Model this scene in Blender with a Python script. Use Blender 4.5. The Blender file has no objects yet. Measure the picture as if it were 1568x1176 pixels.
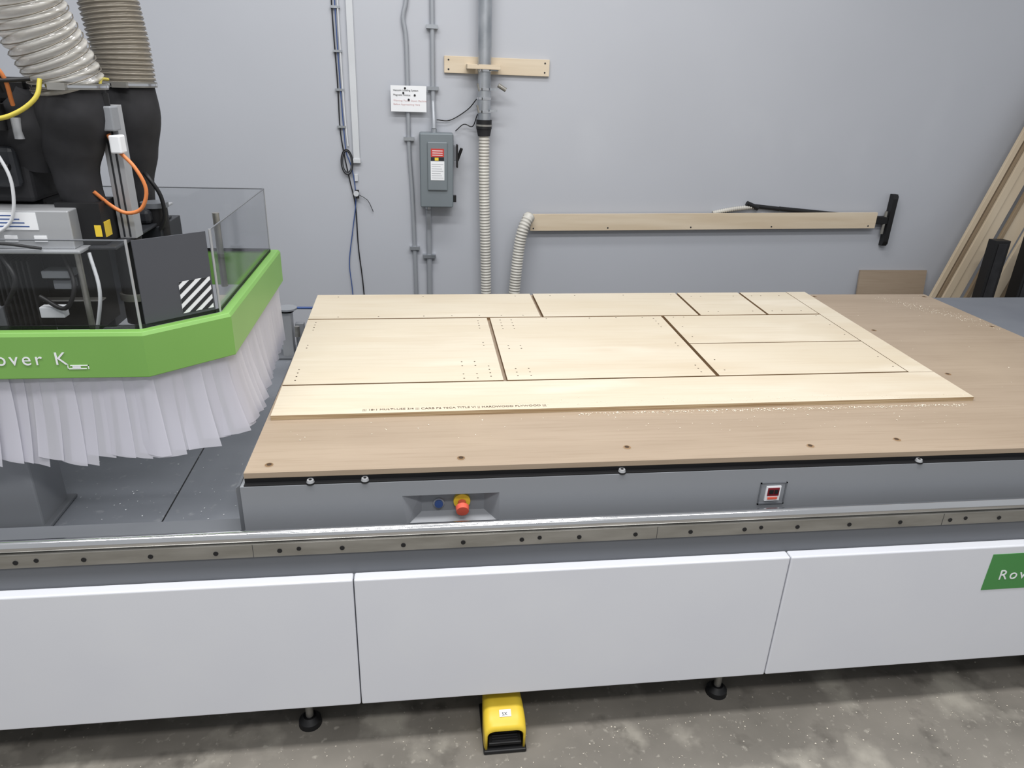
import bpy, bmesh, math, random
from mathutils import Vector, Matrix
random.seed(7)
SC=bpy.context.scene
COL=SC.collection
try:
    SC.view_settings.view_transform='Standard'
except Exception: pass

# ---------------------------------------------------------------- materials
def lin(c):
    return tuple(((v/255)/12.92 if v/255<=0.04045 else ((v/255+0.055)/1.055)**2.4) for v in c)
def mat(name,rgb,rough=0.5,metal=0.0,rgb2=None,scale=(5,5,5),detail=4,lo=0.35,hi=0.65,bump=0.0,alpha=1.0,trans=0.0,spec=0.5,ior=1.45,fine=None):
    m=bpy.data.materials.new(name); m.use_nodes=True
    nt=m.node_tree; b=nt.nodes['Principled BSDF']
    c=lin(rgb)
    b.inputs['Base Color'].default_value=(*c,1)
    b.inputs['Roughness'].default_value=rough
    b.inputs['Metallic'].default_value=metal
    b.inputs['Alpha'].default_value=alpha
    b.inputs['Transmission Weight'].default_value=trans
    b.inputs['Specular IOR Level'].default_value=spec
    b.inputs['IOR'].default_value=ior
    if rgb2 is None:
        rgb2=tuple(max(0,v*0.97) for v in rgb); lo,hi=0.3,0.7
    tc=nt.nodes.new('ShaderNodeTexCoord'); mp=nt.nodes.new('ShaderNodeMapping')
    mp.inputs['Scale'].default_value=scale
    n=nt.nodes.new('ShaderNodeTexNoise'); n.inputs['Scale'].default_value=1; n.inputs['Detail'].default_value=detail
    r=nt.nodes.new('ShaderNodeValToRGB')
    r.color_ramp.elements[0].position=lo; r.color_ramp.elements[0].color=(*c,1)
    r.color_ramp.elements[1].position=hi; r.color_ramp.elements[1].color=(*lin(rgb2),1)
    nt.links.new(tc.outputs['Object'],mp.inputs[0]); nt.links.new(mp.outputs[0],n.inputs[0])
    nt.links.new(n.outputs[0],r.inputs[0])
    out=r.outputs[0]
    for ff in (fine or []):
        f_rgb,f_scale,f_lo,f_hi,f_amt=ff
        mp2=nt.nodes.new('ShaderNodeMapping'); mp2.inputs['Scale'].default_value=f_scale
        n2=nt.nodes.new('ShaderNodeTexNoise'); n2.inputs['Scale'].default_value=1; n2.inputs['Detail'].default_value=6
        r2=nt.nodes.new('ShaderNodeValToRGB')
        r2.color_ramp.elements[0].position=f_lo; r2.color_ramp.elements[0].color=(0,0,0,1)
        r2.color_ramp.elements[1].position=f_hi; r2.color_ramp.elements[1].color=(f_amt,f_amt,f_amt,1)
        mx=nt.nodes.new('ShaderNodeMix'); mx.data_type='RGBA'
        nt.links.new(tc.outputs['Object'],mp2.inputs[0]); nt.links.new(mp2.outputs[0],n2.inputs[0])
        nt.links.new(n2.outputs[0],r2.inputs[0]); nt.links.new(r2.outputs[0],mx.inputs[0])
        nt.links.new(out,mx.inputs[6]); mx.inputs[7].default_value=(*lin(f_rgb),1)
        out=mx.outputs[2]
    nt.links.new(out,b.inputs['Base Color'])
    if bump:
        bp=nt.nodes.new('ShaderNodeBump'); bp.inputs['Strength'].default_value=bump; bp.inputs['Distance'].default_value=0.01
        nt.links.new(n.outputs[0],bp.inputs['Height']); nt.links.new(bp.outputs[0],b.inputs['Normal'])
    return m
WALL=mat('wall_paint',(180,183,190),0.5,0,(177,180,187),(1.2,1.2,1.2),4,fine=[((188,191,197),(2.2,2.2,1.6),.6,.72,.25)])
FLOOR=mat('concrete',(134,129,121),0.55,0,(112,108,101),(3,3,3),8,.35,.65,bump=.12,fine=[((172,167,156),(4,4,4),.55,.68,.7),((88,84,78),(9,9,9),.58,.72,.75),((180,175,164),(40,40,40),.62,.72,.5)])
WHITE=mat('white_sheet_metal',(218,220,226),0.32,0,(215,217,224),(3,3,3))
GREY=mat('grey_painted_metal',(138,141,146),0.42,0,(136,139,144),(2,2,2))
GREYD=mat('dark_grey_metal',(104,107,112),0.45,0,(100,103,108),(2,2,2))
DECK=mat('deck_grey',(128,132,139),0.5,0,(118,122,129),(3,3,3),6,fine=[((170,172,175),(30,30,30),.62,.8,.6)])
SIDE=mat('side_deck',(112,116,123),0.6,0,(104,108,116),(3,3,3))
BLACK=mat('black_plastic',(22,22,24),0.5)
RUBBER=mat('black_rubber',(28,28,31),0.75,0,(42,42,45),(12,12,12))
DARK=mat('dark_machine',(42,44,48),0.45)
DARKM=mat('dark_casting',(70,73,79),0.45)
CHROME=mat('rail_steel',(225,226,228),0.12,1)
STEEL=mat('steel_strip',(170,168,163),0.35,0.7,(152,150,144),(6,30,30))
GALV=mat('galvanised_steel',(184,188,193),0.38,0.75,(158,163,169),(14,14,8))
ALU=mat('aluminium',(186,188,191),0.4,0.5)
GREEN=mat('green_plastic',(120,168,86),0.42,0,(116,164,82),(3,3,3))
GREENL=mat('green_logo',(72,140,74),0.45)
PLY=mat('birch_plywood',(207,197,178),0.55,0,(200,187,164),(.9,5,5),6,.35,.7,spec=.35,fine=[((186,165,136),(.8,3.2,3.2),.56,.72,.4),((216,207,190),(1.6,7,7),.56,.7,.6),((190,172,146),(3,60,60),.5,.75,.35)])
PLYE=mat('plywood_edge_shaded',(150,124,92),0.7,0,(118,92,64),(3,3,180))  # edge colour darkened to paint in the shade of the gaps between pieces
PLYF=mat('plywood_outer_edge',(186,166,134),0.6,0,(142,116,84),(3,3,260))
MDF=mat('spoilboard_veneer',(164,147,128),0.45,0,(156,139,120),(1.2,10,10),6,.35,.65,spec=.45,fine=[((138,120,100),(4,90,90),.50,.8,.5),((174,157,136),(1.5,1.5,1.5),.55,.75,.4)])
PINE=mat('pine_board',(212,198,176),0.6,0,(200,183,158),(1.5,8,20),6)
LUM=mat('lumber_stack',(196,181,158),0.65,0,(184,167,142),(3,3,1),3)
LUMD=mat('lumber_dark',(140,122,98),0.65,0,(128,110,88),(3,3,1),3)
HOSEW=mat('ribbed_hose_white',(200,198,191),0.4,0,(186,183,176),(6,6,6))
HOSET=mat('ribbed_hose_tan',(158,151,138),0.25,0,(136,128,114),(6,6,6),alpha=.84)
HOSEC=mat('ribbed_hose_clear',(226,223,215),0.12,0,(190,185,175),(10,10,7),5,alpha=.56,spec=.9)
WIRE=mat('hose_wire',(128,122,112),0.3,.5)
BOXG=mat('panel_box_grey',(116,124,129),0.4,0,(112,120,125),(5,5,5))
PVC=mat('conduit_grey',(164,168,174),0.4,0.3)
PVCW=mat('raceway_white',(200,203,207),0.45)
YEL=mat('yellow_plastic',(232,202,66),0.38,0,(224,192,56),(9,9,9))
YELC=mat('yellow_cable',(205,190,80),0.45)
ORC=mat('orange_cable',(215,130,75),0.45)
WHC=mat('white_cable',(205,207,210),0.45)
BLUC=mat('blue_cable',(60,85,140),0.45)
RED=mat('red_button',(226,100,80),0.4)
REDL=mat('red_label',(190,60,55),0.5)
PAPER=mat('paper',(232,234,237),0.7)
INK=mat('ink',(40,40,44),0.8)
INKL=mat('faded_red_ink',(205,170,170),0.8)
STAMP=mat('stamp_ink',(95,80,66),0.9)
CHIP=mat('sawdust_fibres',(236,228,210),0.9)
CHIPF=mat('floor_chips',(205,198,184),0.9)
HOLE=mat('hole_dark',(66,50,36),0.9)
PANELD=mat('dark_guard_panel',(76,78,84),0.5)
SCREEN=mat('screen_red',(120,30,40),0.3)
def glassmat():
    m=bpy.data.materials.new('polycarbonate'); m.use_nodes=True; nt=m.node_tree
    nt.nodes.remove(nt.nodes['Principled BSDF']); out=nt.nodes['Material Output']
    tr=nt.nodes.new('ShaderNodeBsdfTransparent'); tr.inputs[0].default_value=(.93,.935,.94,1)
    gl=nt.nodes.new('ShaderNodeBsdfGlossy'); gl.inputs['Roughness'].default_value=.04
    lw=nt.nodes.new('ShaderNodeLayerWeight'); lw.inputs['Blend'].default_value=.5
    pw=nt.nodes.new('ShaderNodeMath'); pw.operation='POWER'; pw.inputs[1].default_value=4
    ma=nt.nodes.new('ShaderNodeMath'); ma.operation='MULTIPLY_ADD'; ma.inputs[1].default_value=.6; ma.inputs[2].default_value=.035
    mx=nt.nodes.new('ShaderNodeMixShader')
    nt.links.new(lw.outputs['Facing'],pw.inputs[0]); nt.links.new(pw.outputs[0],ma.inputs[0])
    nt.links.new(ma.outputs[0],mx.inputs[0]); nt.links.new(tr.outputs[0],mx.inputs[1]); nt.links.new(gl.outputs[0],mx.inputs[2]); nt.links.new(mx.outputs[0],out.inputs[0])
    return m
GLASS=glassmat()
def curtainmat():
    m=bpy.data.materials.new('curtain_strip'); m.use_nodes=True; nt=m.node_tree
    nt.nodes.remove(nt.nodes['Principled BSDF']); out=nt.nodes['Material Output']
    df=nt.nodes.new('ShaderNodeBsdfDiffuse'); df.inputs[0].default_value=(*lin((222,221,229)),1)
    tl=nt.nodes.new('ShaderNodeBsdfTranslucent'); tl.inputs[0].default_value=(*lin((214,213,226)),1)
    gl=nt.nodes.new('ShaderNodeBsdfGlossy'); gl.inputs['Roughness'].default_value=.3; gl.inputs[0].default_value=(.9,.9,.95,1)
    tp=nt.nodes.new('ShaderNodeBsdfTransparent')
    a=nt.nodes.new('ShaderNodeMixShader'); a.inputs[0].default_value=.4
    g=nt.nodes.new('ShaderNodeMixShader'); g.inputs[0].default_value=.12
    b=nt.nodes.new('ShaderNodeMixShader'); b.inputs[0].default_value=.22
    nt.links.new(df.outputs[0],a.inputs[1]); nt.links.new(tl.outputs[0],a.inputs[2])
    nt.links.new(a.outputs[0],g.inputs[1]); nt.links.new(gl.outputs[0],g.inputs[2])
    nt.links.new(g.outputs[0],b.inputs[1]); nt.links.new(tp.outputs[0],b.inputs[2]); nt.links.new(b.outputs[0],out.inputs[0])
    return m
CURT=curtainmat()

# ---------------------------------------------------------------- builders
def link(o,parent=None):
    COL.objects.link(o)
    if parent: o.parent=parent
    return o
def empty(name):
    e=bpy.data.objects.new(name,None); COL.objects.link(e); e.empty_display_size=.1; return e
class B:
    """collects geometry with several materials into one mesh object"""
    def __init__(s): s.v=[];s.f=[];s.m=[];s.sm=[];s.mats=[]
    def mi(s,m):
        if m not in s.mats: s.mats.append(m)
        return s.mats.index(m)
    def add(s,vs,fs,m,smooth=False):
        o=len(s.v); s.v+=[tuple(v) for v in vs]; k=s.mi(m)
        for f in fs: s.f.append(tuple(i+o for i in f)); s.m.append(k); s.sm.append(smooth)
        return s
    def box(s,x0,x1,y0,y1,z0,z1,m):
        vs=[(x,y,z) for z in(z0,z1) for y in(y0,y1) for x in(x0,x1)]
        return s.add(vs,[(0,2,3,1),(4,5,7,6),(0,1,5,4),(2,6,7,3),(0,4,6,2),(1,3,7,5)],m)
    def obox(s,p0,p1,w,t,side,m):
        p0=Vector(p0);p1=Vector(p1);d=(p1-p0).normalized();side=Vector(side);side=(side-d*side.dot(d)).normalized();n=d.cross(side)
        vs=[p+side*a*w/2+n*b*t/2 for p in(p0,p1) for b in(-1,1) for a in(-1,1)]
        return s.add(vs,[(0,2,3,1),(4,5,7,6),(0,1,5,4),(2,6,7,3),(0,4,6,2),(1,3,7,5)],m)
    def prism(s,poly,a0,a1,axis,m,smooth=False):
        def P(p,a):
            return {'x':(a,p[0],p[1]),'y':(p[0],a,p[1]),'z':(p[0],p[1],a)}[axis]
        n=len(poly); vs=[P(p,a0) for p in poly]+[P(p,a1) for p in poly]
        s.add(vs,[tuple(range(n)),tuple(range(2*n-1,n-1,-1))],m)
        return s.add(vs,[(i,i+n,(i+1)%n+n,(i+1)%n) for i in range(n)],m,smooth)
    def cyl(s,p0,p1,r,m,r1=None,seg=20,caps=True):
        p0=Vector(p0);p1=Vector(p1); r1=r if r1 is None else r1
        d=(p1-p0).normalized(); a=d.orthogonal().normalized(); b=d.cross(a)
        vs=[];
        for p,rr in((p0,r),(p1,r1)):
            for i in range(seg):
                t=2*math.pi*i/seg; vs.append(p+(a*math.cos(t)+b*math.sin(t))*rr)
        s.add(vs,[(i,(i+1)%seg,(i+1)%seg+seg,i+seg) for i in range(seg)],m,True)
        if caps:
            s.add(vs[:seg],[tuple(range(seg-1,-1,-1))],m); s.add(vs[seg:],[tuple(range(seg))],m)
        return s
    def path(s,pts,step):
        pts=[Vector(p) for p in pts]
        P=[pts[0]*2-pts[1]]+pts+[pts[-1]*2-pts[-2]]
        path=[]
        for i in range(1,len(P)-2):
            L=(P[i+1]-P[i]).length; n=max(2,int(L/step))
            for k in range(n):
                t=k/n
                path.append(.5*((2*P[i])+(-P[i-1]+P[i+1])*t+(2*P[i-1]-5*P[i]+4*P[i+1]-P[i+2])*t*t+(-P[i-1]+3*P[i]-3*P[i+1]+P[i+2])*t**3))
        path.append(pts[-1]); return path
    def sweep(s,pts,r,m,step=.02,seg=14,caps=True):
        path=s.path(pts,step)
        d=(path[1]-path[0]).normalized(); a=d.orthogonal().normalized(); L=0; vs=[]
        N=len(path)
        for i,p in enumerate(path):
            if i: L+=(p-path[i-1]).length
            d=(path[min(i+1,N-1)]-path[max(i-1,0)]).normalized()
            a=(a-d*a.dot(d)).normalized(); b=d.cross(a)
            rr=r(L,i/(N-1)) if callable(r) else r
            for k in range(seg):
                t=2*math.pi*k/seg; vs.append(p+(a*math.cos(t)+b*math.sin(t))*rr)
        fs=[(i*seg+k,i*seg+(k+1)%seg,(i+1)*seg+(k+1)%seg,(i+1)*seg+k) for i in range(N-1) for k in range(seg)]
        s.add(vs,fs,m,True)
        if caps:
            s.add(vs[:seg],[tuple(range(seg-1,-1,-1))],m); s.add(vs[-seg:],[tuple(range(seg))],m)
        return s
    def helix(s,pts,R,pitch,r,m,n=20):
        path=s.path(pts,.004); d=(path[1]-path[0]).normalized(); a=d.orthogonal().normalized(); L=0; N=len(path)
        fr=[]
        for i,p in enumerate(path):
            if i: L+=(p-path[i-1]).length
            d=(path[min(i+1,N-1)]-path[max(i-1,0)]).normalized(); a=(a-d*a.dot(d)).normalized(); fr.append((L,p.copy(),a.copy(),d.cross(a)))
        out=[];j=0;k=0;tot=L
        while True:
            l=k*pitch/n
            if l>=tot: break
            while fr[j+1][0]<l: j+=1
            f=(l-fr[j][0])/max(1e-9,fr[j+1][0]-fr[j][0]); t=2*math.pi*k/n
            p=fr[j][1].lerp(fr[j+1][1],f); aa=fr[j][2]; bb=fr[j][3]
            out.append(p+(aa*math.cos(t)+bb*math.sin(t))*R); k+=1
        seg=5; vs=[]
        for i,p in enumerate(out):
            d=(out[min(i+1,len(out)-1)]-out[max(i-1,0)]).normalized()
            w=Vector((0,0,1)); u=(w-d*w.dot(d)); u=u.normalized() if u.length>1e-4 else d.orthogonal().normalized(); v=d.cross(u)
            for q in range(seg):
                t=2*math.pi*q/seg; vs.append(p+(u*math.cos(t)+v*math.sin(t))*r)
        fs=[(i*seg+q,i*seg+(q+1)%seg,(i+1)*seg+(q+1)%seg,(i+1)*seg+q) for i in range(len(out)-1) for q in range(seg)]
        return s.add(vs,fs,m,True)
    def obj(s,name,parent=None,bevel=0,segs=2):
        me=bpy.data.meshes.new(name); me.from_pydata(s.v,[],s.f)
        for m in s.mats: me.materials.append(m)
        me.polygons.foreach_set('material_index',s.m); me.polygons.foreach_set('use_smooth',s.sm); me.update()
        bm=bmesh.new(); bm.from_mesh(me); bmesh.ops.recalc_face_normals(bm,faces=bm.faces); bm.to_mesh(me); bm.free()
        o=bpy.data.objects.new(name,me); link(o,parent)
        if bevel:
            md=o.modifiers.new('bevel','BEVEL'); md.width=bevel; md.segments=segs; md.limit_method='ANGLE'; md.angle_limit=math.radians(50)
        return o
def ribs(r,amp,pitch): return lambda L,t: r+amp*math.sin(2*math.pi*L/pitch)
def text(name,s,loc,size,m,parent,rot=(math.pi/2,0,0),align='LEFT',sp=1.0):
    c=bpy.data.curves.new(name,'FONT'); c.body=s; c.size=size; c.extrude=.0004; c.align_x=align; c.space_character=sp
    c.materials.append(m); o=bpy.data.objects.new(name,c); o.location=loc; o.rotation_euler=rot; link(o,parent); return o

# ---------------------------------------------------------------- room
B().box(-5,8,4.5,4.65,0,4.6,WALL).obj('wall_back')
B().box(-5,8,-3,4.65,-.1,0,FLOOR).obj('floor')

# ---------------------------------------------------------------- CNC machine
cnc=empty('cnc_router_machine')
b=B(); b.box(-2.9,3.8,1.64,3.45,.21,.60,GREYD); b.box(-2.9,3.8,1.635,1.80,.60,.705,GREYD); b.obj('base_frame',cnc,.004)
b=B(); b.box(-2.9,3.8,1.80,3.45,.60,.64,DECK); b.obj('deck_plate',cnc)
b=B()
for x in (-1.45,-.78): b.box(x,x+.004,1.8,3.45,.6402,.641,BLACK)
b.obj('deck_joints',cnc)
for i,(x0,x1) in enumerate(((-2.71,-1.453),(-1.449,-.193),(-.190,1.069),(1.072,2.33),(2.334,3.6))):
    b=B(); b.box(x0,x1,1.60,1.634,.18,.635,WHITE); b.obj('front_panel_%d'%(i+1),cnc,.005,3)
b=B(); b.box(-2.8,3.7,1.612,1.6395,.2,.63,GREYD); b.obj('panel_gap_liner',cnc)
b=B(); b.box(1.735,2.32,1.5985,1.60,.472,.607,GREENL); b.obj('logo_plate',cnc)
text('logo_text_panel','Rover K',(1.778,1.598,.510),.052,PAPER,cnc,sp=1.25)
# linear rail
b=B(); b.box(-2.9,3.8,1.628,1.652,.705,.744,STEEL)
x=-2.5
k=0
while x<3.6:
    b.cyl((x,1.6285,.722),(x,1.6265,.722),.0065,BLACK,seg=12)
    if k%4==1: b.cyl((x+.05,1.6285,.726),(x+.05,1.6265,.726),.006,BLACK,seg=12)
    x+=.163;k+=1
for x in (-1.2,-.45,.66,1.55,2.6): b.box(x,x+.001,1.6274,1.63,.705,.744,DARK)
b.obj('rail_mounting_strip',cnc)
b=B(); ry,rz,rr=1.646,.760,.0165
poly=[(ry+rr*math.cos(t),rz+rr*math.sin(t)) for t in [math.radians(-60+i*15) for i in range(21)]]
b.prism(poly+[(ry-.006,.743),(ry+.006,.743)],-2.9,3.8,'x',CHROME,True); b.obj('linear_rail',cnc)
b=B(); b.box(-2.9,3.8,1.653,1.72,.705,.722,DARK); b.box(-2.9,3.8,1.72,1.80,.64,.715,GREYD); b.obj('rail_ledge',cnc)
# machine feet
b=B()
for x in (-1.7,-.366,.98,2.2,3.3):
    b.cyl((x,1.71,.0),(x,1.71,.018),.036,BLACK,.034,24); b.cyl((x,1.71,.018),(x,1.71,.034),.034,BLACK,.02,24); b.cyl((x,1.71,.03),(x,1.71,.215),.012,STEEL)
    b.cyl((x,3.3,0),(x,3.3,.03),.036,BLACK,.03,24); b.cyl((x,3.3,.03),(x,3.3,.215),.012,STEEL)
    b.box(x-.07,x+.05,1.66,1.8,.165,.212,DARK)
b.obj('leveling_feet',cnc)
# bed
X0,X1,YF=-.487,2.74,1.72
ZB,ZT=.722,.866
b=B()
A=(-.058,YF,.82);Bq=(.216,YF,.82);C=(.216,YF,ZB);D=(-.045,YF,ZB)
a=(-.004,YF+.035,.815);bb=(.176,YF+.035,.815);c=(.176,YF+.035,.745);d=(-.004,YF+.035,.745)
fr=[A,Bq,C,D,a,bb,c,d,(X0,YF,ZT),(X1,YF,ZT),(X1,YF,ZB),(X0,YF,ZB),(-.058,YF,ZT),(.216,YF,ZT)]
b.add(fr,[(0,4,5,1),(1,5,6,2),(3,7,4,0),(2,6,7,3),(4,7,6,5),(8,11,3,0,12),(12,0,1,13),(13,1,2,10,9)],GREY)
b.add([(X0,YF,ZT),(X1,YF,ZT),(X1,1.80,ZT),(X0,1.80,ZT),(X0,YF,ZB),(X1,YF,ZB),(X1,1.80,ZB),(X0,1.80,ZB)],[(0,1,2,3),(0,3,7,4),(1,5,6,2),(3,2,6,7),(4,7,6,5)],GREY)
b.obj('bed_front_beam',cnc)
b=B(); b.box(X0+.01,X1-.01,1.737,3.44,ZT,.8835,BLACK); b.box(X0+.01,X1,1.80,3.44,.74,ZT,DARK); b.box(-.38,2.6,1.85,3.4,.64,.74,DARK); b.box(X0+.01,X1,1.722,1.736,ZT,.870,BLACK); b.obj('bed_core',cnc)
b=B(); b.prism([(X0-.012,.722),(X0,.715),(X0,.87),(X0-.012,.86)],1.725,3.42,'y',GREYD)
for y in (1.75,1.79): b.cyl((X0-.018,y,.84),(X0,y,.84),.007,STEEL,seg=10)
b.obj('bed_end_cap',cnc)
b=B()
for x in (-.303,-.157,.570,1.50,2.2):
    b.cyl((x,1.728,.8665),(x,1.728,.871),.0125,BLACK,seg=20); b.cyl((x,1.728,.871),(x,1.728,.878),.011,ALU,.009,20); b.cyl((x,1.728,.878),(x,1.728,.8795),.004,BLACK,seg=10)
b.obj('clamp_knobs',cnc)
# controls
b=B(); yb=YF+.035
b.cyl((.045,yb,.773),(.045,yb-.006,.773),.016,ALU,seg=24); b.cyl((.045,yb-.006,.773),(.045,yb-.012,.773),.012,BLUC,seg=24)
b.cyl((.111,yb,.78),(.111,yb-.012,.78),.024,YEL,seg=28); b.cyl((.111,yb-.012,.777),(.111,yb-.03,.774),.012,RED,seg=20)
b.cyl((.111,yb-.03,.772),(.111,yb-.045,.768),.0195,RED,.0175,28)
b.obj('push_buttons',cnc,.001)
b=B(); fx0,fx1,fz0,fz1=.998,1.082,.745,.82
for q in ((fx0,fx1,fz0,fz0+.004),(fx0,fx1,fz1-.004,fz1),(fx0,fx0+.004,fz0,fz1),(fx1-.004,fx1,fz0,fz1)): b.box(q[0],q[1],YF-.003,YF,q[2],q[3],GREYD)
b.box(1.018,1.064,YF-.004,YF,.758,.808,PAPER); b.box(1.023,1.059,YF-.006,YF-.004,.776,.803,SCREEN)
b.box(1.027,1.041,YF-.007,YF-.006,.783,.797,BLACK); b.box(1.044,1.055,YF-.007,YF-.006,.783,.797,BLACK); b.box(1.026,1.056,YF-.0065,YF-.004,.764,.771,RED)
b.obj('display',cnc)
b=B(); b.box(2.76,3.78,1.85,3.44,.64,.86,GREYD); b.box(2.745,3.8,1.83,3.45,.86,.875,SIDE); b.obj('side_table',cnc,.002)
b=B(); b.box(-1.42,-1.10,1.90,2.06,.64,1.3,GREY); b.box(-1.44,-1.08,1.88,2.08,.64,.652,GREYD); b.obj('gantry_column',cnc,.006)
b=B(); b.box(-.645,-.595,3.27,3.33,.64,.86,ALU); b.box(-.70,-.54,3.24,3.36,.64,.65,GREYD); b.cyl((-.615,3.3,.86),(-.615,3.3,.872),.03,BLACK,seg=24); b.cyl((-.615,3.3,.872),(-.615,3.3,.88),.046,GREY,seg=28)
b.cyl((-.57,3.26,.75),(-.57,3.26,.80),.012,STEEL); b.box(-.585,-.545,3.30,3.33,.64,.80,GREY); b.obj('rear_support_post',cnc,.002)
b=B(); b.sweep([(-.9,3.42,.83),(-.7,3.42,.84),(-.5,3.42,.84)],.006,BLUC); b.obj('air_line',cnc)

# ---- head enclosure
def off(path,dist):
    out=[]
    for i,p in enumerate(path):
        n=Vector((0,0))
        if i>0:
            e=(Vector(p)-Vector(path[i-1])).normalized(); n+=Vector((e.y,-e.x))
        if i<len(path)-1:
            e=(Vector(path[i+1])-Vector(p)).normalized(); n+=Vector((e.y,-e.x))
        n.normalize()
        e=(Vector(path[1 if i==0 else i])-Vector(path[0 if i==0 else i-1])).normalized(); m=Vector((e.y,-e.x)); k=max(.5,n.dot(m))
        out.append(Vector(p)+n*dist/k)
    return out
HP=[(-1.9,1.85),(-.715,1.85),(-.53,2.012),(-.53,2.82),(-1.9,2.82)]
def band(path,rings,m,name,parent,bevel=0):
    b=B(); P=[off(path,o) for o,z in rings]; n=len(path); r=len(rings)
    vs=[(P[j][i].x,P[j][i].y,rings[j][1]) for i in range(n) for j in range(r)]
    fs=[(i*r+j,i*r+(j+1)%r,(i+1)*r+(j+1)%r,(i+1)*r+j) for i in range(n-1) for j in range(r)]
    b.add(vs,fs,m); return b.obj(name,parent,bevel)
band(HP,[(0,1.137),(0,1.252),(-.006,1.262),(-.03,1.262),(-.03,1.13)],GREEN,'hood_band',cnc,.002)
band(HP,[(-.03,1.262),(-.03,1.272),(-.034,1.272),(-.034,1.262)],BLACK,'glass_seal',cnc)
def pane(p,q,z0,z1,m,name,th=.004):
    p=Vector(p);q=Vector(q);e=(q-p).normalized();n=Vector((e.y,-e.x))*th/2
    b=B(); vs=[]
    for z in(z0,z1):
        for v in (p-n,q-n,q+n,p+n): vs.append((v.x,v.y,z))
    b.add(vs,[(0,3,2,1),(4,5,6,7),(0,1,5,4),(1,2,6,5),(2,3,7,6),(3,0,4,7)],m); b.obj(name,cnc)
GP=off(HP,-.032)
zt=1.494
pane(GP[0],GP[1],1.262,zt,GLASS,'glass_front'); pane(GP[2],GP[3],1.262,zt,GLASS,'glass_side'); pane(GP[3],GP[4],1.262,zt,GLASS,'glass_rear')
p=GP[1]; q=GP[2]; e=(q-p)
pane(p+e*.06,p+e*.94,1.262,1.492,PANELD,'guard_panel')
b=B()
for v in (GP[1],GP[2]): b.cyl((v.x,v.y,1.262),(v.x,v.y,zt+.002),.0035,ALU,seg=10)
b.cyl((GP[3].x,GP[3].y,1.262),(GP[3].x,GP[3].y,zt+.002),.002,ALU,seg=10)
for u,v in ((GP[0],GP[1]),(GP[2],GP[3]),(GP[3],GP[4])):
    b.cyl((u.x,u.y,zt),(v.x,v.y,zt),.0022,GREYD,seg=8)
b.obj('glass_edges',cnc)
# hazard stripes on guard panel
en=e.normalized(); nn=Vector((en.y,-en.x))
def gp(s,z,o=.003): v=p+en*s+nn*o; return (v.x,v.y,z)
b=B(); L=e.length
s1=L-.018; s0=s1-.088; z0=1.280; z1=1.368
b.add([gp(s0,z0),gp(s1,z0),gp(s1,z1),gp(s0,z1)],[(0,1,2,3)],PAPER)
W=s1-s0; Hh=z1-z0
def clip(poly,f):
    o=[]
    for i in range(len(poly)):
        A_,B_=poly[i],poly[(i+1)%len(poly)]; fa,fb=f(A_),f(B_)
        if fa>=0:o.append(A_)
        if fa*fb<0:
            t=fa/(fa-fb); o.append((A_[0]+(B_[0]-A_[0])*t,A_[1]+(B_[1]-A_[1])*t))
    return o
for k in range(-3,5):
    c0=k*.3; poly=[(0,0),(1,0),(1,1),(0,1)]
    poly=clip(poly,lambda P_:P_[1]-(P_[0]*.75+c0))
    if poly: poly=clip(poly,lambda P_:(P_[0]*.75+c0+.15)-P_[1])
    if len(poly)>=3: b.add([gp(s0+x_*W,z0+y_*Hh,.0036) for x_,y_ in poly],[tuple(range(len(poly)))],DARK)
b.obj('hazard_sticker',cnc)
text('logo_text_hood','Rover K',(-.908,1.8485,1.176),.050,PAPER,cnc,align='RIGHT',sp=1.28)
b=B()
for q in ((-.912,-.866,1.163,1.165),(-.905,-.86,1.172,1.174),(-.912,-.910,1.163,1.174),(-.862,-.86,1.163,1.174),(-.9,-.88,1.166,1.171)): b.box(q[0],q[1],1.8485,1.85,q[2],q[3],PAPER)
b.obj('hood_badge',cnc)
# curtain of overlapping strips
seglist=[];tot=0
CP=off(HP,-.02)[:4]
for i in range(3):
    l=(CP[i+1]-CP[i]).length; seglist.append((tot,l,CP[i],CP[i+1])); tot+=l
def at(s):
    s=min(max(s,0),tot-1e-6)
    for (t0,l,p_,q_) in seglist:
        if s<=t0+l: break
    P_=p_+(q_-p_)*((s-t0)/l)
    n=Vector((0,0))
    for ds in (-.07,-.035,0,.035,.07):
        ss=min(max(s+ds,0),tot-1e-6)
        for (t1,l1,p1,q1) in seglist:
            if ss<=t1+l1: break
        ee=(q1-p1).normalized(); n+=Vector((ee.y,-ee.x))
    return P_,n.normalized()
b=B(); s=0.0; rows=9
while s<tot-.05:
    far=max(0,min(1,(s-(tot-.72))/.5))
    w=.066+random.uniform(-.008,.008); fl=(.040+random.uniform(-.008,.012))*(1-far)+.004*far; tw=random.uniform(.004,.016)*(1-.5*far); zb=.905+random.uniform(-.012,.010); cur=random.uniform(-.003,.005)
    sk=random.uniform(-.010,.010)
    vs=[];cols=5
    for j in range(rows):
        t=j/(rows-1)
        for c_ in range(cols):
            g=c_/(cols-1)
            P_,n=at(s+g*w*(1+.08*t)+sk*t)
            o=fl*t**1.7+ (tw*g)*(.25+t)+cur*math.sin(g*math.pi)*(.4+t)+.001
            z=1.15+(zb-1.15)*t - (g-.5)*.012*t
            v=P_+n*o
            vs.append((v.x,v.y,z))
    fs=[(j*cols+c_,j*cols+c_+1,(j+1)*cols+c_+1,(j+1)*cols+c_) for j in range(rows-1) for c_ in range(cols-1)]
    b.add(vs,fs,CURT,True); s+=.040
b.obj('strip_curtain',cnc)
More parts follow.
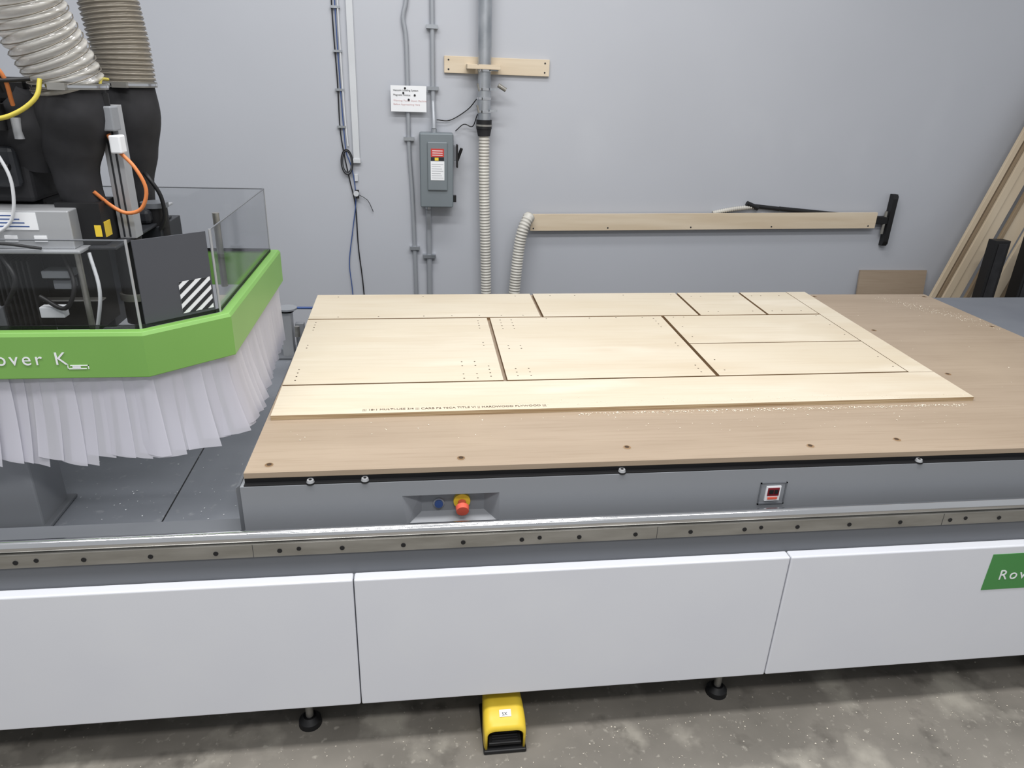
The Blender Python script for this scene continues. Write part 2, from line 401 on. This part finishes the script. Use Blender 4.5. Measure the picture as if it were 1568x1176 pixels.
# machinery in head
b=B()
b.box(-1.75,-.92,2.20,2.62,1.16,1.45,DARKM); b.box(-1.02,-.90,2.06,2.20,1.2,1.42,BLACK); b.box(-1.5,-1.14,1.98,2.16,1.25,1.44,DARK)
for i in range(9): b.box(-1.12+i*.013,-1.114+i*.013,1.97,2.04,1.2,1.42,BLACK)
for x in (-1.13,-.885): b.cyl((x,1.97,1.15),(x,1.97,1.45),.008,STEEL)
b.cyl((-.82,2.14,1.2),(-.82,2.14,1.45),.038,BLACK); b.cyl((-.82,2.14,1.27),(-.82,2.14,1.29),.045,STEEL); b.cyl((-.82,2.14,1.15),(-.82,2.14,1.2),.022,STEEL)
b.box(-1.0,-.94,1.95,1.98,1.27,1.30,PAPER); b.box(-.99,-.92,1.98,2.03,1.37,1.39,GREY); b.box(-.975,-.93,2.0,2.04,1.335,1.36,GREY); b.box(-1.03,-.86,2.0,2.03,1.30,1.305,STEEL)
b.box(-.90,-.78,2.3,2.5,1.2,1.447,DARK)
b.cyl((-.72,2.7,1.15),(-.72,2.7,1.42),.012,STEEL)
b.obj('head_carriage',cnc,.003)
b=B(); b.sweep([(-.93,1.99,1.44),(-.90,1.95,1.36),(-.93,1.94,1.30),(-.99,1.95,1.33)],.006,BLACK,.01,8); b.sweep([(-.86,1.98,1.44),(-.84,1.95,1.34),(-.87,1.95,1.22)],.005,WHC,.01,8); b.sweep([(-1.06,1.95,1.44),(-1.03,1.93,1.38),(-1.07,1.94,1.31)],.006,BLACK,.01,8); b.obj('carriage_cables',cnc)
b=B(); b.box(-1.8,-.86,1.93,2.7,1.447,1.456,ALU); b.box(-.86,-.79,1.98,2.45,1.447,1.456,DARK); b.box(-1.45,-.878,1.95,2.05,1.456,1.553,ALU); b.obj('head_plate',cnc,.003)
b=B(); b.box(-1.12,-.955,1.9485,1.95,1.505,1.548,PAPER)
for i in range(4): b.box(-1.1,-.975-.01*i,1.948,1.9485,1.512+i*.009,1.515+i*.009,BLUC)
for x in (-1.04,-.97): b.box(x,x+.03,1.948,1.95,1.475,1.49,PAPER)
b.obj('head_labels',cnc)
b=B(); b.box(-.93,-.822,2.0,2.11,1.456,1.565,BLACK); b.box(-.8225,-.8205,2.01,2.05,1.475,1.515,YEL); b.box(-.843,-.826,1.999,2.0,1.478,1.508,YEL); b.obj('spindle_motor_block',cnc,.006)
b=B(); b.box(-.818,-.775,2.09,2.14,1.456,1.80,ALU)
for x in (-.808,-.793): b.box(x,x+.005,2.088,2.09,1.46,1.79,DARK)
b.obj('aluminium_profile',cnc,.002)
b=B(); b.box(-.805,-.765,2.04,2.088,1.74,1.80,GREY); b.box(-.785,-.757,2.04,2.08,1.685,1.73,PAPER); b.cyl((-.785,2.06,1.80),(-.785,2.06,1.83),.012,BLACK); b.obj('cable_connector',cnc,.004)
b=B(); b.box(-1.5,-.985,2.03,2.4,1.56,1.80,RUBBER); b.box(-1.13,-1.0,2.0,2.03,1.60,1.70,DARK); b.box(-1.6,-1.0,2.1,2.5,1.456,1.56,BLACK)
b.cyl((-1.02,2.0,1.74),(-1.02,2.0,1.80),.022,BLACK); b.cyl((-.975,2.0,1.72),(-.975,2.0,1.77),.012,ALU); b.cyl((-1.08,1.97,1.66),(-1.0,1.97,1.655),.008,BLACK)
b.cyl((-1.12,2.0,1.8),(-1.12,2.0,1.95),.05,DARK); b.box(-1.08,-.96,2.04,2.12,1.80,1.86,BLACK)
b.box(-1.4,-.8,2.28,2.33,1.456,1.50,DARK); b.obj('z_axis_housing',cnc,.012)
def duct(name,pts,rs,m):
    b=B(); n=len(rs)
    def rf(L,t):
        u=t*(n-1); i=min(int(u),n-2); f=u-i; f=f*f*(3-2*f); return rs[i]*(1-f)+rs[i+1]*f
    b.sweep(pts,rf,m,.015,28); return b.obj(name,cnc)
duct('dust_duct_front',[(-.86,2.06,1.85),(-.868,2.06,1.76),(-.885,2.06,1.68),(-.885,2.06,1.60),(-.875,2.06,1.545)],[.078,.086,.072,.055,.05],RUBBER)
duct('dust_duct_shoulder',[(-.93,2.07,1.82),(-.97,2.08,1.74),(-1.0,2.1,1.66)],[.06,.085,.07],RUBBER)
duct('dust_duct_rear',[(-.843,2.4,1.85),(-.845,2.4,1.76),(-.86,2.4,1.66),(-.87,2.4,1.56),(-.872,2.4,1.456)],[.073,.08,.072,.056,.05],RUBBER)
hp=[(-.862,2.06,1.845),(-.873,2.045,1.90),(-.895,2.01,1.99),(-.905,1.98,2.1),(-.90,1.97,2.3),(-.9,1.97,2.7)]
b=B(); b.sweep(hp,ribs(.082,.0045,.024),HOSEC,.003,40,False); b.helix(hp,.0865,.024,.0015,WIRE); b.obj('dust_hose_front',cnc)
hp=[(-.843,2.4,1.845),(-.845,2.4,1.95),(-.86,2.4,2.1),(-.87,2.4,2.3),(-.87,2.4,2.7)]
b=B(); b.sweep(hp,ribs(.077,.003,.013),HOSET,.0022,36,False); b.helix(hp,.080,.013,.001,WIRE); b.obj('dust_hose_rear',cnc)
b=B()
for (x,y,r) in ((-.861,2.059,.087),(-.843,2.4,.081)):
    b.cyl((x,y,1.838),(x,y,1.852),r,STEEL,seg=40,caps=False); b.cyl((x,y,1.842),(x,y,1.848),r+.002,CHROME,seg=40,caps=False); b.box(x-.01,x+.03,y-r-.012,y-r+.004,1.837,1.853,STEEL)
b.obj('hose_clamps',cnc)
b=B()
b.sweep([(-.772,2.06,1.69),(-.735,2.05,1.65),(-.716,2.05,1.595),(-.735,2.05,1.545),(-.774,2.05,1.532),(-.81,2.05,1.55),(-.84,2.03,1.59)],.005,ORC,.01,10)
b.sweep([(-.79,2.06,1.73),(-.775,2.05,1.70),(-.772,2.06,1.69)],.006,ORC,.01,10)
b.sweep([(-.885,1.965,1.86),(-.895,1.95,1.82),(-.94,1.94,1.785),(-1.0,1.94,1.77),(-1.1,1.95,1.79),(-1.2,2.0,1.85)],.0055,YELC,.01,10)
b.sweep([(-1.12,1.95,1.74),(-1.03,1.94,1.72),(-.995,1.94,1.66),(-.99,1.94,1.60),(-1.01,1.94,1.53),(-1.06,1.94,1.49),(-1.1,1.96,1.456)],.0042,WHC,.01,10)
b.sweep([(-.81,2.33,1.60),(-.79,2.3,1.59),(-.765,2.3,1.54),(-.762,2.3,1.48),(-.78,2.3,1.44)],.006,BLACK,.01,10)
b.sweep([(-1.1,1.93,2.0),(-1.0,1.92,1.93),(-.95,1.93,1.87),(-.96,1.97,1.80)],.005,ORC,.01,10)
b.sweep([(-1.15,1.93,1.9),(-1.03,1.92,1.86),(-.96,1.93,1.855),(-.9,1.95,1.86)],.005,BLACK,.01,10)
b.sweep([(-1.15,1.95,1.95),(-1.02,1.94,1.9),(-.985,1.95,1.84),(-1.0,1.97,1.78)],.008,BLACK,.01,10)
b.sweep([(-1.2,1.94,1.85),(-1.06,1.93,1.82),(-1.0,1.93,1.76),(-1.04,1.95,1.66)],.007,BLACK,.01,10)
b.sweep([(-1.15,1.96,1.98),(-1.04,1.95,1.95),(-.99,1.96,1.89),(-.975,1.98,1.83)],.009,BLACK,.01,10)
b.sweep([(-.79,2.06,1.83),(-.80,2.1,1.86),(-.82,2.2,1.86)],.004,YELC,.01,8)
b.sweep([(-1.2,1.93,1.47),(-1.05,1.925,1.475),(-.95,1.93,1.462)],.004,BLACK,.01,8)
b.obj('head_cables',cnc)
b=B(); b.cyl((-.80,2.34,1.44),(-.80,2.34,1.50),.035,BLACK); b.cyl((-.80,2.34,1.50),(-.80,2.34,1.515),.04,GREYD); b.cyl((-.79,2.34,1.38),(-.79,2.34,1.44),.025,BLACK); b.obj('head_fitting',cnc)

# ---------------------------------------------------------------- spoilboard
b=B(); b.box(-.477,2.715,1.735,3.43,.884,.9,MDF)
for x,y in ((-.418,1.777),(.11,1.782),(.607,1.816),(1.176,1.79),(1.478,1.814),(2.3,1.80),(2.053,2.846),(2.035,2.327),(2.68,2.886),(2.68,3.38),(2.06,3.39)):
    b.cyl((x,y,.8995),(x,y,.9004),.014,MDF,seg=24); b.cyl((x,y,.9),(x,y,.9007),.0115,PLYE,seg=24); b.cyl((x,y+.002,.9),(x,y+.002,.9010),.007,HOLE,seg=20)
sb=b.obj('spoilboard')
# plywood nest
FL,FR,BR,BL=Vector((-.463,2.057)),Vector((1.95,2.082)),Vector((2.02,3.425)),Vector((-.482,3.385))
def T(s,t): return (FL*(1-s)+FR*s)*(1-t)+(BL*(1-s)+BR*s)*t
ZP=.9155
b=B()
for s0,s1,t0,t1 in ((0,.411,.722,.998),(.417,.713,.722,.998),(.718,.849,.722,.998),(.854,.9565,.722,.998),
    (0,.312,.182,.7135),(.318,.638,.182,.7135),(.644,.9565,.440,.7135),(.644,.9565,.182,.4345),(0,1,0,.1745),(.9580,1,.1765,1)):
    q=[T(s0,t0),T(s1,t0),T(s1,t1),T(s0,t1)]
    vs=[(v.x,v.y,z) for z in (.9003,ZP) for v in q]
    b.add(vs,[(4,5,6,7)],PLY); b.add(vs,[(0,3,2,1),(1,2,6,5),(2,3,7,6),(3,0,4,7)],PLYE); b.add(vs,[(0,1,5,4)],PLYF if t0==0 else PLYE)
def dot(s,t,r=.0032):
    v=T(s,t); b.cyl((v.x,v.y,ZP-.0005),(v.x,v.y,ZP+.0003),r,HOLE,seg=8)
for s in (.015,.295):
    for t in (.21,.235,.26,.285,.45,.475,.61,.635,.66,.685): dot(s,t)
for s in (.255,.275):
    for t in (.2,.23,.29,.32): dot(s,t)
for s in (.335,.355,.62):
    for t in (.21,.235,.26,.42,.445,.60,.63,.66,.69): dot(s,t)
for s in (.05,.12,.2,.25,.3,.34,.38):
    dot(s,.74)
    if s>.1: dot(s+.3,.70)
for s in (.04,.2,.38,.45,.5,.6,.7): dot(s,.97)
for s in (.74,.76,.83,.87,.89,.93): dot(s,.95); dot(s,.76)
for t in (.22,.3,.5,.6,.7): dot(.66,t); dot(.945,t)
ps=b.obj('plywood_cut_sheet')
v=T(.115,.014); text('edge_stamp','||| 18-1 MULTI-USE 3/4 ||| CARB P2 TSCA TITLE VI || HARDWOOD PLYWOOD |||',(v.x,v.y,ZP+.0004),.017,STAMP,ps,(0,0,.01))
# sawdust
def flakes(name,n,fn,z,m,smin=.002,smax=.006,parent=None):
    b=B()
    for i in range(n):
        x,y=fn(); r=random.uniform(smin,smax); a=random.uniform(0,6.28); k=random.uniform(.3,1)
        c_,s_=math.cos(a)*r,math.sin(a)*r; h=random.uniform(.0006,.002)
        b.add([(x-c_,y-s_,z),(x+s_*k,y-c_*k,z+h),(x+c_,y+s_,z+h*.4),(x-s_*k,y+c_*k,z+h)],[(0,1,2,3)],m)
    return b.obj(name,parent)
def f1():
    r=random.random()
    if r<.58:
        x=.5+1.4*random.random()**.8; return x,2.050+.012*(x+.46)/2.4-abs(random.gauss(0,.009))
    if r<.88:
        t=random.random(); return 2.42+.26*t+random.gauss(0,.03),3.34-.42*t+random.gauss(0,.035)
    if r<.92: return random.uniform(1.99,2.7),random.uniform(1.8,3.4)
    return random.uniform(-.4,1.9),random.uniform(1.9,2.05)
def f1c():
    while True:
        x,y=f1()
        if -.47<x<2.7 and 1.74<y<3.42 and not(x<2.035 and y>2.057): return x,y
flakes('sawdust_on_board',1000,f1c,.9004,CHIP,.001,.0036,sb)
flakes('sawdust_on_sheet',160,lambda:(random.uniform(.3,1.93),2.09+abs(random.gauss(0,.02))),ZP+.0002,CHIP,.0008,.0024,ps)
flakes('sawdust_on_deck',240,lambda:(random.uniform(-1.7,-.42),random.choice((random.uniform(1.82,2.9),random.uniform(1.82,2.1)))),.6406,PAPER,.001,.0034,cnc)
flakes('floor_debris',2200,lambda:(random.uniform(-1.6,2.9),1.62-abs(random.gauss(0,.35)) if random.random()<.6 else random.uniform(.6,2.2)),.0006,CHIPF,.0008,.0034)

# ---------------------------------------------------------------- wall items
e1=empty('electrical_disconnect_box')
b=B(); b.box(.017,.215,4.385,4.5,1.168,1.592,BOXG); b.obj('enclosure',e1,.01,3)
b=B(); b.box(.021,.211,4.375,4.385,1.172,1.588,BOXG); b.obj('door',e1,.004,2)
b=B(); b.box(.062,.178,4.364,4.375,1.27,1.545,BOXG); b.obj('door_raised_panel',e1,.006,2)
b=B(); b.box(.212,.232,4.40,4.47,1.44,1.52,GREYD); b.box(.232,.242,4.39,4.44,1.40,1.53,BLACK); b.cyl((.238,4.41,1.44),(.262,4.39,1.51),.009,BLACK); b.box(.215,.232,4.39,4.41,1.20,1.24,BLACK); b.obj('lever_handle',e1,.002)
b=B(); b.box(.082,.158,4.3625,4.364,1.462,1.508,REDL); b.box(.082,.158,4.3625,4.364,1.44,1.46,INK); b.box(.080,.160,4.3625,4.364,1.33,1.438,PAPER)
for i in range(3): b.box(.09,.15,4.362,4.3625,1.47+i*.012,1.474+i*.012,PAPER)
for i in range(7): b.box(.086,.154-.008*(i%3),4.362,4.3625,1.342+i*.013,1.344+i*.013,GREY)
b.box(.104,.126,4.362,4.3625,1.442,1.458,YEL)
b.obj('warning_labels',e1)
b=B(); b.cyl((.103,4.44,1.592),(.103,4.44,1.612),.018,GALV); b.cyl((.065,4.44,1.168),(.065,4.44,1.148),.018,GALV); b.obj('hubs',e1)
def conduit(name,pts,r,m,straps=()):
    b=B(); b.sweep(pts,r,m,.03,16)
    for x,z in straps: b.box(x-r*2.4,x+r*2.4,4.5-2*r-.008,4.4995,z-.01,z+.01,GALV)
    return b.obj(name)
conduit('conduit',[(.103,4.44,1.613),(.103,4.45,1.66),(.10,4.48,1.75),(.10,4.484,1.85),(.098,4.484,2.6)],.0135,PVC,((.10,1.83),(.098,2.15)))
conduit('conduit',[(.065,4.44,1.147),(.066,4.45,1.10),(.068,4.48,1.03),(.068,4.482,.9),(.07,4.482,.02)],.0165,PVC,((.068,.85),))
conduit('conduit',[(-.04,4.486,2.6),(-.04,4.486,2.3),(-.062,4.486,2.19),(-.047,4.486,2.05),(-.044,4.486,1.5),(-.03,4.486,1.2),(-.018,4.486,.6),(-.018,4.486,.02)],.0125,PVC,((-.043,1.55),(-.022,.9)))
b=B(); b.box(-.372,-.335,4.482,4.5,1.415,2.9,PVCW); b.box(-.376,-.331,4.475,4.5,1.405,1.43,PVCW); b.box(-.372,-.352,4.485,4.5,1.30,1.34,PVCW); b.obj('cable_raceway',None,.002)
b=B()
b.sweep([(-.445,4.49,2.7),(-.447,4.49,2.2),(-.44,4.49,1.85),(-.44,4.49,1.6),(-.425,4.49,1.45),(-.40,4.49,1.3),(-.375,4.49,1.15),(-.37,4.49,.9),(-.35,4.49,.6),(-.34,4.49,.02)],.0035,BLACK,.03,8)
b.sweep([(-.43,4.488,2.7),(-.43,4.488,2.2),(-.425,4.488,1.8),(-.418,4.488,1.55),(-.41,4.488,1.45),(-.385,4.488,1.38),(-.37,4.488,1.2),(-.40,4.488,1.0),(-.43,4.488,.8),(-.42,4.488,.6),(-.40,4.488,.02)],.003,BLUC,.03,8)
b.sweep([(-.415,4.486,2.7),(-.415,4.486,2.1),(-.41,4.486,1.7),(-.40,4.486,1.5)],.005,WHC,.03,8)
for k in range(3):
    b.sweep([(-.41+math.cos(t)*(.026+.004*k),4.483-.004*k,1.41+math.sin(t)*(.06+.006*k)) for t in [i*math.pi/6 for i in range(13)]],.0032,BLACK if k!=1 else GREYD,.01,8)
for z in (2.22,2.0,1.8,1.6): b.box(-.455,-.405,4.48,4.4995,z,z+.012,GALV)
b.sweep([(-.35,4.48,1.22),(-.30,4.48,1.19),(-.27,4.49,1.12)],.002,BLACK,.02,6)
b.cyl((-.365,4.48,1.23),(-.365,4.46,1.23),.016,PVCW); b.cyl((-.36,4.475,1.2),(-.36,4.48,1.25),.011,BLACK)
b.obj('cable_bundle')
e2=empty('dust_extraction_pipe')
b=B(); b.cyl((.385,4.43,3.0),(.395,4.43,1.66),.038,GALV,seg=32); b.obj('galvanised_pipe',e2)
b=B()
for z in (1.93,1.83,1.78,1.71): b.cyl((.393,4.43,z),(.393,4.43,z+.012),.041,CHROME,seg=32)
for z in (1.936,1.835,1.72): b.box(.393+.03,.393+.075,4.395,4.41,z-.004,z+.008,GALV); b.cyl((.36,4.38,z-.01),(.35,4.375,z+.03),.006,STEEL,seg=8)
b.cyl((.47,4.40,1.86),(.515,4.40,1.835),.012,STEEL,seg=10)
b.obj('pipe_clamps',e2)
b=B(); b.cyl((.395,4.43,1.67),(.395,4.43,1.62),.046,BLACK,seg=32); b.cyl((.395,4.43,1.62),(.397,4.43,1.58),.044,RUBBER,.036,32); b.cyl((.395,4.43,1.645),(.395,4.43,1.635),.048,STEEL,seg=32); b.obj('rubber_coupling',e2)
b=B(); b.sweep([(.397,4.43,1.585),(.402,4.43,1.3),(.414,4.43,1.0),(.428,4.43,.6),(.43,4.43,.3),(.43,4.40,.02)],ribs(.031,.003,.018),HOSEW,.003,24); b.obj('ribbed_hose',e2)
b=B(); b.box(.29,.48,4.37,4.392,1.94,1.965,PINE); b.box(.29,.345,4.392,4.48,1.94,1.965,PINE); b.box(.438,.48,4.392,4.48,1.94,1.965,PINE); b.obj('wood_saddle',e2,.002)
b=B(); b.sweep([(.23,4.48,1.60),(.28,4.47,1.64),(.33,4.46,1.63),(.355,4.42,1.70)],.003,BLACK,.01,8); b.sweep([(.12,4.48,1.66),(.2,4.485,1.66),(.3,4.48,1.72),(.35,4.44,1.78)],.003,BLACK,.01,8); b.obj('ground_wires',e2)
b=B(); b.box(.165,.777,4.481,4.5,1.915,2.005,PINE)
for x in (.19,.75):
    for z in (1.935,1.985): b.cyl((x,4.481,z),(x,4.4795,z),.005,INK,seg=10)
b.obj('pipe_backing_board',None,.002)
b=B(); b.box(-.142,.061,4.462,4.463,1.70,1.84,PAPER)
for x,z in ((-.06,1.826),(-.07,1.80),(-.005,1.79),(-.04,1.765)): b.cyl((x,4.462,z),(x,4.459,z),.006,BLACK,seg=12)
pn=b.obj('paper_notice')
for i,(s_,z,m_) in enumerate((('Vacuum Labeling System',1.81,INK),('Magnetic Notice:',1.785,INK),('Warning: Power Down Machine',1.755,INKL),('Before Approaching Here',1.735,INKL))):
    text('notice_line_%d'%i,s_,(-.128,4.4615,z),.0145,m_,pn)
b=B()
vs=[(.70,4.45,1.122),(3.03,4.45,1.162),(3.03,4.45,1.060),(.70,4.45,1.020)]
vs+=[(x,4.47,z) for x,y,z in vs]
b.add(vs,[(0,3,2,1),(4,5,6,7),(0,1,5,4),(1,2,6,5),(2,3,7,6),(3,0,4,7)],PINE)
for x in (.72,1.2,1.75,2.3,2.98): b.cyl((x,4.45,1.035+(x-.7)*.0172),(x,4.4485,1.035+(x-.7)*.0172),.005,INK,seg=10)
b.obj('hose_rack_board')
e3=empty('vacuum_hose_wand')
b=B(); b.sweep([(.60,4.40,.02),(.60,4.40,.3),(.605,4.40,.6),(.625,4.40,.9),(.645,4.40,1.03),(.675,4.42,1.095),(.69,4.44,1.11)],ribs(.034,.0035,.018),HOSEW,.003,24); b.obj('hose_drop',e3)
b=B(); b.sweep([(1.9,4.486,1.14),(2.02,4.484,1.165),(2.17,4.482,1.185)],ribs(.013,.002,.014),HOSEW,.003,20); b.obj('hose_end',e3)
b=B(); b.cyl((2.15,4.486,1.19),(2.35,4.486,1.172),.0135,BLACK,.0135); b.cyl((2.12,4.482,1.205),(2.2,4.482,1.175),.016,BLACK); b.cyl((2.35,4.486,1.174),(3.08,4.486,1.118),.0135,BLACK); b.box(3.035,3.12,4.455,4.49,1.085,1.135,BLACK); b.obj('wand_tube',e3,.003)
b=B(); b.prism([(4.46,.94),(4.495,.94),(4.495,1.28),(4.46,1.28),(4.45,1.25),(4.45,.97)],3.118,3.152,'x',BLACK); b.cyl((3.10,4.465,1.02),(3.10,4.465,1.17),.010,STEEL); b.box(3.152,3.157,4.455,4.495,.95,1.27,RUBBER); b.obj('floor_nozzle',e3,.005)
b=B(); b.obox((3.27,4.38,.005),(3.27,4.487,.765),.5,.015,(1,0,0),MDF); b.obj('plywood_offcut')
b=B()
for i,(dx,w,dy,h,m_) in enumerate(((0,.035,0,2.35,LUM),(.045,.02,.0,2.2,LUMD),(.09,.05,-.01,2.45,LUM),(.16,.07,0,2.5,LUM),(.235,.025,-.02,2.4,LUMD),(.31,.10,-.01,2.3,LUM),(.42,.08,-.03,2.5,LUM),(.52,.10,-.0,2.5,LUMD))):
    b.obox((3.16+dx,4.16+dy,.02),(3.16+dx+.42*h*.97,4.16+dy+.13*h*.93,h),w,.022,(1,0,0),m_)
b.obj('lumber_boards',None,.002)
b=B(); b.box(3.58,3.68,4.02,4.09,0,1.07,BLACK); b.box(3.60,3.66,4.015,4.02,.02,1.05,RUBBER); b.box(3.57,3.69,4.01,4.1,0,.01,DARK); b.obj('steel_post',None,.004)
b=B(); b.box(3.80,3.96,3.98,4.07,0,1.12,BLACK); b.box(3.82,3.94,3.975,3.98,.02,1.1,RUBBER); b.box(3.79,3.97,3.97,4.08,0,.01,DARK); b.obj('steel_post',None,.004)

# ---------------------------------------------------------------- foot pedal
e4=empty('foot_pedal_switch')
b=B()
prof=[(1.545,.088,.060),(1.556,.100,.064),(1.585,.113,.065),(1.625,.126,.063),(1.665,.130,.060),(1.695,.118,.058),(1.715,.07,.056)]
cx=.236; rings=[]
for y,h,w in prof:
    ring=[(cx-w,y,.012)]
    rr=.028
    for k in range(6):
        a_=math.pi-(math.pi/2)*k/5; ring.append((cx-w+rr+rr*math.cos(a_),y,h-rr+rr*math.sin(a_)))
    for k in range(6):
        a_=math.pi/2-(math.pi/2)*k/5; ring.append((cx+w-rr+rr*math.cos(a_),y,h-rr+rr*math.sin(a_)))
    ring.append((cx+w,y,.012)); rings.append(ring)
n=len(rings[0]); vs=[v for r in rings for v in r]
b.add(vs,[(i*n+k,i*n+k+1,(i+1)*n+k+1,(i+1)*n+k) for i in range(len(rings)-1) for k in range(n-1)],YEL,True)
b.add(rings[-1],[tuple(range(n))],YEL)
o=b.obj('yellow_guard',e4); md=o.modifiers.new('s','SOLIDIFY'); md.thickness=.006; md.offset=-1
b=B(); b.box(cx-.066,cx+.066,1.538,1.725,0,.014,BLACK); b.obj('base_plate',e4,.004)
b=B(); b.obox((cx,1.548,.030),(cx,1.69,.055),.100,.014,(1,0,0),BLACK)
for i in range(5): b.box(cx-.04,cx+.04,1.552+i*.008,1.555+i*.008,.038+i*.0016,.042+i*.0016,RUBBER)
b.box(cx-.05,cx+.05,1.68,1.69,.014,.10,BLACK)
b.obj('treadle',e4,.003)
b=B(); b.obox((cx+.002,1.577,.1112),(cx+.002,1.597,.1190),.036,.001,(1,0,0),PAPER); b.obj('label',e4)
text('label_text','SX',(cx-.008,1.5805,.1131),.014,INK,e4,(math.radians(22),0,0))
b=B(); b.sweep([(cx,1.71,.03),(cx+.03,1.85,.012),(cx-.1,2.1,.008),(cx,2.5,.008)],.005,BLACK,.03,8); b.obj('pedal_cable',e4)

# ---------------------------------------------------------------- lights / world
def area(name,loc,sx,sy,power,rot=(0,0,0),col=(1,.99,.98)):
    l=bpy.data.lights.new(name,'AREA'); l.shape='RECTANGLE'; l.size=sx; l.size_y=sy; l.energy=power; l.color=col
    o=bpy.data.objects.new(name,l); o.location=loc; o.rotation_euler=rot; COL.objects.link(o)
area('ceiling_light',(-1.4,1.0,4.6),2.4,.5,95)
area('ceiling_light',(1.6,1.0,4.6),2.4,.5,82)
area('ceiling_light',(.2,2.8,4.6),2.4,.5,58)
area('ceiling_light',(.2,-1.2,4.6),2.4,.5,112)
w=bpy.data.worlds.new('world'); SC.world=w; w.use_nodes=True
bg=w.node_tree.nodes['Background']; bg.inputs[0].default_value=(.94,.965,1.0,1); bg.inputs[1].default_value=.48

# ---------------------------------------------------------------- camera
Rv=Vector((0.9918,-0.1236,0.0340)).normalized(); F=Vector((0.1270,0.9100,-0.3945)).normalized()
U=Rv.cross(F).normalized(); Rv=F.cross(U).normalized()
cam=bpy.data.cameras.new('camera'); cam.sensor_width=36; cam.lens=25.03; cam.clip_start=.05
co=bpy.data.objects.new('camera',cam); COL.objects.link(co)
co.matrix_world=Matrix(((Rv.x,U.x,-F.x,0),(Rv.y,U.y,-F.y,0),(Rv.z,U.z,-F.z,1.9),(0,0,0,1)))
SC.camera=co
